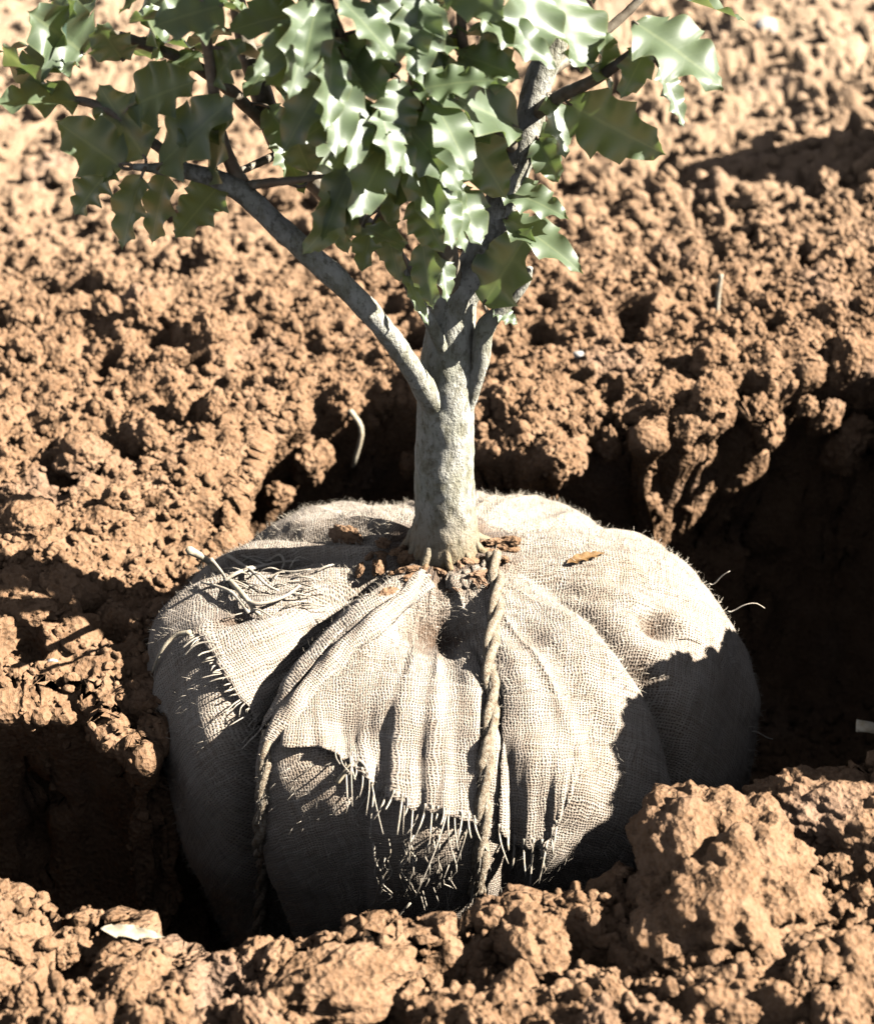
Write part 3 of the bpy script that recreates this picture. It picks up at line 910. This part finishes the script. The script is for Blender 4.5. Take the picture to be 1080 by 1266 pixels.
# (base px, tip px, base depth, tip depth, facing, width px, droop)
LEAVES = [
    ((206, 212), (184, 302), -.08, -.09, DK, 21, .05), ((280, 220), (212, 292), -.07, -.10, DK, 27, .08), ((176, 215), (146, 308), -.09, -.11, DK, 22, .08),
    ((140, 205), (88, 264), -.08, -.10, DK, 26, .08), ((152, 208), (70, 148), -.08, -.09, FL * .5 + DK, 30, .05), ((180, 196), (120, 104), -.07, -.05, DK, 32, .05),
    ((160, 132), (240, 97), -.06, -.08, DK, 34, .06), ((196, 206), (286, 118), -.09, -.12, DK, 36, .04), ((262, 224), (284, 128), -.08, -.12, DK, 24, .02),
    ((98, 126), (-6, 122), -.05, -.08, FL, 30, .08), ((104, 66), (36, 14), -.02, -.05, DK, 36, .06), ((92, 70), (20, 88), -.02, -.06, FL + DK * .4, 30, .06),
    ((152, 74), (120, 30), -.03, -.05, DK, 22, .04), ((276, 6), (190, 28), -.09, -.12, GL, 30, .08), ((372, 14), (284, 34), -.05, -.10, GL, 26, .06),
    ((344, 66), (300, 118), .03, -.01, DK, 22, .06), ((395, 42), (408, 92), -.09, -.11, GL, 20, .05), ((436, 112), (436, 212), -.10, -.12, np.array([-.2, -.95, .2]), 29, .04),
    ((520, -8), (462, 72), -.09, -.14, GL * .8 + FL * .2, 44, .06), ((640, 158), (514, 94), -.04, -.11, GL, 42, .04), ((494, 96), (486, 182), -.10, -.13, GL, 26, .06),
    ((552, 226), (598, 298), -.06, -.10, GL, 32, .10), ((512, 244), (548, 312), -.08, -.11, DK, 24, .06), ((522, 298), (534, 382), -.05, -.08, DK, 20, .02),
    ((598, 376), (656, 280), -.02, -.03, BK * -1 + np.array([0, 0, .6]), 38, .04), ((622, 268), (720, 318), .0, -.06, GL, 26, .22), ((618, 232), (700, 258), .01, -.03, GL, 24, .20),
    ((676, 116), (704, 194), .0, -.03, GL, 22, .10), ((664, 170), (690, 226), .01, -.01, DK, 20, .04), ((700, 126), (818, 192), -.01, -.06, BK * -.6 + FL * .7, 38, .12),
    ((812, 78), (848, 156), -.03, -.05, GL, 17, .05), ((782, 26), (898, 98), -.03, -.08, GL, 46, .10), ((690, -14), (722, 84), .0, -.06, GL, 50, .06),
    ((660, -20), (650, 72), -.04, -.10, GL, 40, .06), ((566, 66), (642, 92), -.07, -.10, DK, 24, .08), ((610, 136), (566, 190), -.03, -.07, DK, 26, .06),
    ((402, 240), (428, 314), -.02, -.05, DK, 19, .06), ((462, 274), (446, 336), -.03, -.06, DK, 20, .05), ((474, 262), (492, 350), -.02, -.05, DK, 20, .06),
    ((574, 158), (626, 246), -.03, -.05, DK, 34, .04), ((504, 206), (476, 276), -.06, -.09, DK, 24, .06), ((498, 334), (532, 402), -.04, -.06, GL, 10, .05),
    ((540, 300), (556, 372), -.03, -.06, GL, 17, .08), ((448, 280), (500, 300), -.04, -.08, GL, 16, .1), ((470, 180), (418, 168), -.06, -.09, DK, 24, .05),
    ((560, 150), (540, 228), -.06, -.10, GL, 22, .08), ((520, 190), (584, 214), -.06, -.10, GL + DK * .2, 24, .1), ((610, 380), (640, 400), -.02, -.03, GL, 12, .05),
    ((740, 96), (752, 40), -.02, -.04, GL, 22, .05), ((755, 100), (700, 60), -.02, -.06, DK, 24, .06), ((800, 56), (770, 120), -.03, -.06, GL, 20, .1),
    ((430, 62), (380, 20), -.09, -.13, DK, 28, .06), ((428, 66), (474, 118), -.09, -.13, DK, 28, .06), ((405, 10), (360, 90), -.09, -.12, DK, 26, .06),
    ((384, 214), (356, 150), -.04, -.05, DK, 22, .06), ((345, 176), (386, 108), .05, .02, DK, 24, .05), ((316, 92), (358, 50), .05, .02, GL, 20, .06),
    ((590, 120), (616, 36), -.04, -.08, GL * .6 + DK * .5, 30, .06), ((574, 60), (510, 40), -.06, -.10, FL, 26, .06), ((570, 16), (608, -40), -.07, -.10, GL, 30, .06),
    ((240, 60), (212, 108), .0, -.03, DK, 22, .05), ((200, 62), (180, 10), .0, -.03, GL, 26, .05), ((268, 150), (220, 180), -.08, -.11, DK, 24, .06),
    ((530, 130), (590, 88), -.06, -.09, FL, 26, .06), ((640, 190), (600, 150), .02, -.02, DK, 24, .06), ((655, 150), (690, 210), .02, .0, DK, 20, .06),
    ((455, 190), (404, 120), -.06, -.09, DK, 28, .05), ((455, 200), (500, 250), -.06, -.08, GL, 20, .08), ((520, 60), (560, 120), -.06, -.10, DK, 28, .06),
    ((60, 118), (0, 60), -.04, -.07, DK, 26, .06), ((70, 60), (90, 0), -.01, -.04, DK, 26, .06), ((262, 100), (300, 50), -.085, -.10, DK, 22, .05),
]
for i, (b, t, yb, yt, nr_, w, dr) in enumerate(LEAVES):
    jit = np.array([random.uniform(-.12, .12) for _ in range(3)])
    leaf(PY(b[0], b[1], yb), PY(t[0], t[1], yt), np.array(nr_) + jit, w * K * (1.18 if b[0] < 300 else 1.0), dr, random.uniform(.12, .35), random.uniform(-.05, .1), True, 100 + i)

# the dense middle of the crown, glossy faces turned to the light
rm = random.Random(33)
cand = [q for key in ('centre', 'low_mid', 'mid_left', 'second') for q in B[key] if .42 < q[2] < .70]
for k in range(46):
    q = cand[rm.randrange(len(cand))]
    if q[0] > .05 and q[2] < .50: continue
    n_ = (GL if rm.random() < .8 else DK) + np.array([rm.uniform(-.3, .3) for _ in range(3)])
    n_ /= np.linalg.norm(n_)
    d = np.array([rm.uniform(-1, 1), rm.uniform(-1, .3), rm.uniform(-1, .4)]); d -= n_ * d.dot(n_); d /= np.linalg.norm(d)
    L = rm.uniform(.055, .085); st = q + d * rm.uniform(.012, .03) + np.array([0, -.015, 0])
    leaf(st, st + d * L, n_, L * rm.uniform(.24, .32), rm.uniform(.03, .15), rm.uniform(.1, .3))

# fuller growth along the branches, mostly above and behind what the picture shows
rl = random.Random(21)
for key, lo, n in [('main', .8, 8), ('centre', .66, 12), ('second', .72, 12), ('mid_up', .7, 5), ('mid_left', .7, 6), ('right_back', .75, 3), ('left_fork', .7, 6),
                   ('up_left', .6, 5), ('low_mid', .4, 4)]:
    p = B[key]
    for k in range(n):
        q = p[int((lo + (1 - lo) * (k + rl.random()) / n) * (len(p) - 1))]
        a = k * 2.4 + rl.uniform(-.4, .4); el = rl.uniform(-.35, .5)
        d = np.array([math.cos(a) * math.cos(el), math.sin(a) * math.cos(el) , math.sin(el)])
        if q[2] < .62 and d[1] < 0 and rl.random() < .5: d[1] *= -1
        L = rl.uniform(.055, .085)
        st = q + d * rl.uniform(.010, .025)
        leaf(st, st + d * L + np.array([0, 0, -.015]), np.array([rl.uniform(-.5, .5), rl.uniform(-.5, .3), 1]), L * rl.uniform(.25, .31), rl.uniform(.05, .2), rl.uniform(.15, .35))

# ------------------------------------------------------------------ soil clods that can be told apart
def clod_mesh(sub, seed, rough=.5, cell=.8):
    V, F = lump(sub, seed, rough, cell); return np_mesh('soil_clod', V, F, True)
def clod(mesh, loc, size, rot, label, group=None):
    o = bpy.data.objects.new('soil_clod', mesh)
    if not mesh.materials: mesh.materials.append(M_SOIL)
    COL.objects.link(o); o.location = loc; o.scale = size if hasattr(size, '__len__') else (size,) * 3; o.rotation_euler = rot
    tag(o, label, 'clod', group); return o
BIGC = [  # px, py, half size in m, seed, label
    ((905, 1100), (.082, .07, .062), 1, 'largest crumbly brown clod, leaning over the front rim of the hole'),
    ((1030, 1010), (.055, .05, .04), 2, 'jutting flat-topped clod on the rim above the largest clod'),
    ((840, 1035), (.022, .02, .018), 3, 'small knobbly clod perched on the lip beside the largest clod'),
    ((655, 1160), (.036, .03, .03), 4, 'rounded clod on the front rim below the frayed twine end'),
    ((1030, 1200), (.05, .045, .035), 5, 'broad low clod at the foot of the largest clod'),
    ((28, 640), (.034, .032, .028), 6, 'smooth greyish clod on the left slope beside a dark gap'),
    ((25, 740), (.040, .034, .030), 7, 'smooth pale clod just above the black pit on the left'),
    ((100, 560), (.026, .03, .03), 8, 'upright tan clod on the slope left of the root ball'),
    ((345, 610), (.016, .016, .015), 9, 'small sunlit clod touching the back of the burlap beside the dark wall'),
    ((420, 1215), (.05, .03, .028), 10, 'wide lumpy clod on the front rim under the deep crease'),
    ((690, 560), (.030, .026, .030), 11, 'crumbling sunlit clod hanging into the dark back of the hole'),
]
for (px, py), s, sd, lab in BIGC:
    g = ground_at(px, py)
    clod(clod_mesh(6 if sd in (1, 2, 5) else 5, 40 + sd, .55, .85), g - Vector((0, 0, s[2] * .15)), s, (0, 0, sd * 1.3), lab)
shared = [clod_mesh(5, 70 + k, .6, .85) for k in range(6)]
rc = random.Random(4)
placed = 0
MARKS = [(886, 370, 'round the upright pale stalk'), (430, 480, 'above the pale root in the back wall'), (80, 250, 'under the leaves of the long side branch'),
         (1000, 240, 'where a shadow crosses the open soil'), (80, 450, 'on the open soil under the side branch tip'), (60, 700, 'on the slope above the black pit'), (250, 570, 'on the slope behind the frayed burlap'),
         (650, 450, 'on the soil beside the trunk, away from the side branch'), (980, 440, 'on the lip over the shaded wall'), (320, 380, 'beneath the side branch'), (100, 1220, 'beside the flat pale straw'),
         (450, 1240, 'below the deep crease of the burlap'), (680, 1220, 'below the frayed twine end'), (950, 1240, 'at the foot of the largest clod'), (760, 260, 'behind the glossy drooping leaves')]
for k in range(400):
    if placed >= 110: break
    px, py = rc.uniform(-40, 1120), rc.choice([rc.uniform(180, 600), rc.uniform(1130, 1290), rc.uniform(380, 840)])
    if 170 < px < 960 and 590 < py < 1120: continue
    if py > 590 and py < 1120 and px > 170: continue
    g = ground_at(px, py)
    if g.z < -.2 or math.hypot(g.x, g.y) < .33: continue
    s = rc.uniform(.010, .022) * (1 + max(0, g.y) * .35)
    sz = 'walnut-sized' if s > .024 else ('marble-sized' if s > .017 else 'hazelnut-sized')
    place = min(MARKS, key=lambda m: (m[0] - px) ** 2 + (m[1] - py) ** 2)[2]
    clod(shared[k % 6], g + Vector((0, 0, s * .2)), s, (rc.uniform(0, 6), rc.uniform(0, 6), rc.uniform(0, 6)),
         sz + ' brown clod ' + place, 'small clods ' + place)
    placed += 1

# ------------------------------------------------------------------ bits and pieces
def bit(name, label, cat, pts, rad, mat, n=14, taper=.6):
    path = catmull([np.array(p) for p in pts], n)
    o = link(name, tube_mesh(name, path, rad * np.linspace(1, taper, n), 7), mat)
    return tag(o, label, cat)
g = ground_at(425, 505)
bit('cut_root', 'pale bent root end poking from the shaded back wall of the hole', 'root', [np.array(ground_at(408, 470)) + np.array([0, .03, -.02]), np.array(ground_at(416, 488)) + np.array([0, -.004, 0]), PY(436, 512, g.y - .02), PY(447, 535, g.y - .03), PY(436, 577, g.y - .03)], .0045, M_STRAW)
g = ground_at(886, 380)
bit('dry_stalk', 'short pale upright stalk in the soil behind the hole', 'stalk', [g - Vector((0, 0, .02)), g + Vector((0, 0, .015)), g + Vector((.002, 0, .045))], .0042, M_STRAW)
g = ground_at(165, 1163)
sp = leaf_mesh(g + Vector((-.026, .004, .009)), g + Vector((.026, -.003, .007)), (0, -.5, 1), .006, 777, .02, .25)
tag(link('straw_piece', sp, M_STRAW), 'pale flat straw lying on the front rim left of the root ball', 'straw')
g = ground_at(180, 1150)
bit('twig_tip', 'tiny forked grey twig at the edge of the black pit', 'twig', [g + Vector((-.004, 0, 0)), g + Vector((.002, .0, .018)), g + Vector((.012, 0, .026))], .0018, M_STRAW)
g = ground_at(1076, 945)
bit('broken_stick', 'short broken stick poking out above the jutting clod', 'stick', [Vector(PY(1058, 897, g.y)), Vector(PY(1075, 899, g.y)), Vector(PY(1100, 905, g.y + .02)), Vector((.50, g.y + .05, -.05)), Vector((.66, g.y + .06, -.04))], .0055, M_STRAW)
# dry brown leaf on the cloth
p0, n0 = on_ball(700, 699, .003); p1, n1 = on_ball(748, 685, .004)
dl = leaf_mesh(p0, p1, n0 + np.array([0, 0, .3]), .006, 900, .05, .5)
tag(link('fallen_leaf', dl, M_DRYLEAF), 'curled dry brown leaf lying on the burlap', 'fallen leaf')
# mulch scraps caught round the trunk base
for i, (px, py, s) in enumerate([(470, 700, .012), (430, 668, .017), (505, 690, .010), (445, 705, .009), (608, 672, .008), (520, 712, .007), (588, 716, .007), (480, 735, .008)]):
    q, nq = on_ball(px, py, s * .25)
    o = clod(shared[i % 6], Vector(q), (s, s * .7, s * .5), (rc.uniform(0, 6), 0, rc.uniform(0, 6)), 'little soil lump caught in the burlap beside the trunk', 'soil lumps on the burlap')
rr_ = random.Random(8)
for i in range(34):
    a = rr_.uniform(math.pi * .95, math.pi * 2.1); rad = rr_.uniform(.036, .075)
    h = bvh.ray_cast(Vector((rad * math.cos(a), rad * math.sin(a), .2)), Vector((0, 0, -1)))
    if h[0] is None: continue
    s = rr_.uniform(.003, .0075)
    clod(shared[i % 6], h[0] + Vector((0, 0, s * .25)), (s * rr_.uniform(1, 1.8), s * .8, s * .6), (rr_.uniform(-.4, .4), rr_.uniform(-.4, .4), rr_.uniform(0, 6)),
         ('tiny' if s < .0052 else 'pea-sized') + (' soil lump against the shaded side of the trunk foot' if a < math.pi * 1.3 else ' soil lump at the trunk foot between strap and twine' if a < math.pi * 1.65 else ' soil lump at the sunlit foot of the trunk'), 'soil lumps on the burlap')
for i in range(7):                                            # surface roots at the trunk flare
    a = math.pi * (.95 + 1.2 * i / 6) + rr_.uniform(-.22, .22); L = rr_.uniform(.042, .066); w = rr_.uniform(.0025, .0055); tw_ = rr_.uniform(-.3, .3)
    pts = [np.array([.020 * math.cos(a), .020 * math.sin(a), rr_.uniform(.05, .07)]), np.array([.034 * math.cos(a + tw_ * .4), .034 * math.sin(a + tw_ * .4), .020]), np.array([L * math.cos(a + tw_), L * math.sin(a + tw_), .003])]
    limb('root_flare', pts, [w * .4, w, w * .7], 14, 9, M_BARK, .2, 60 + i)
# pebbles and a pale stone chip
for i, (px, py, s, lab) in enumerate([(65, 822, .005, 'tiny white stone chip on the slope above the black pit'), (715, 441, .006, 'tiny white pebble in the crumbs behind the hole'),
                                      (945, 40, .020, 'white stone chip far out on the open soil')]):
    g = ground_at(px, py); V, F = lump(3, 300 + i, .3, 1.1)
    o = link('pebble', np_mesh('pebble', V * s, F, True), M_STONE); o.location = g + Vector((0, 0, s * .5)); tag(o, lab, 'pebble')
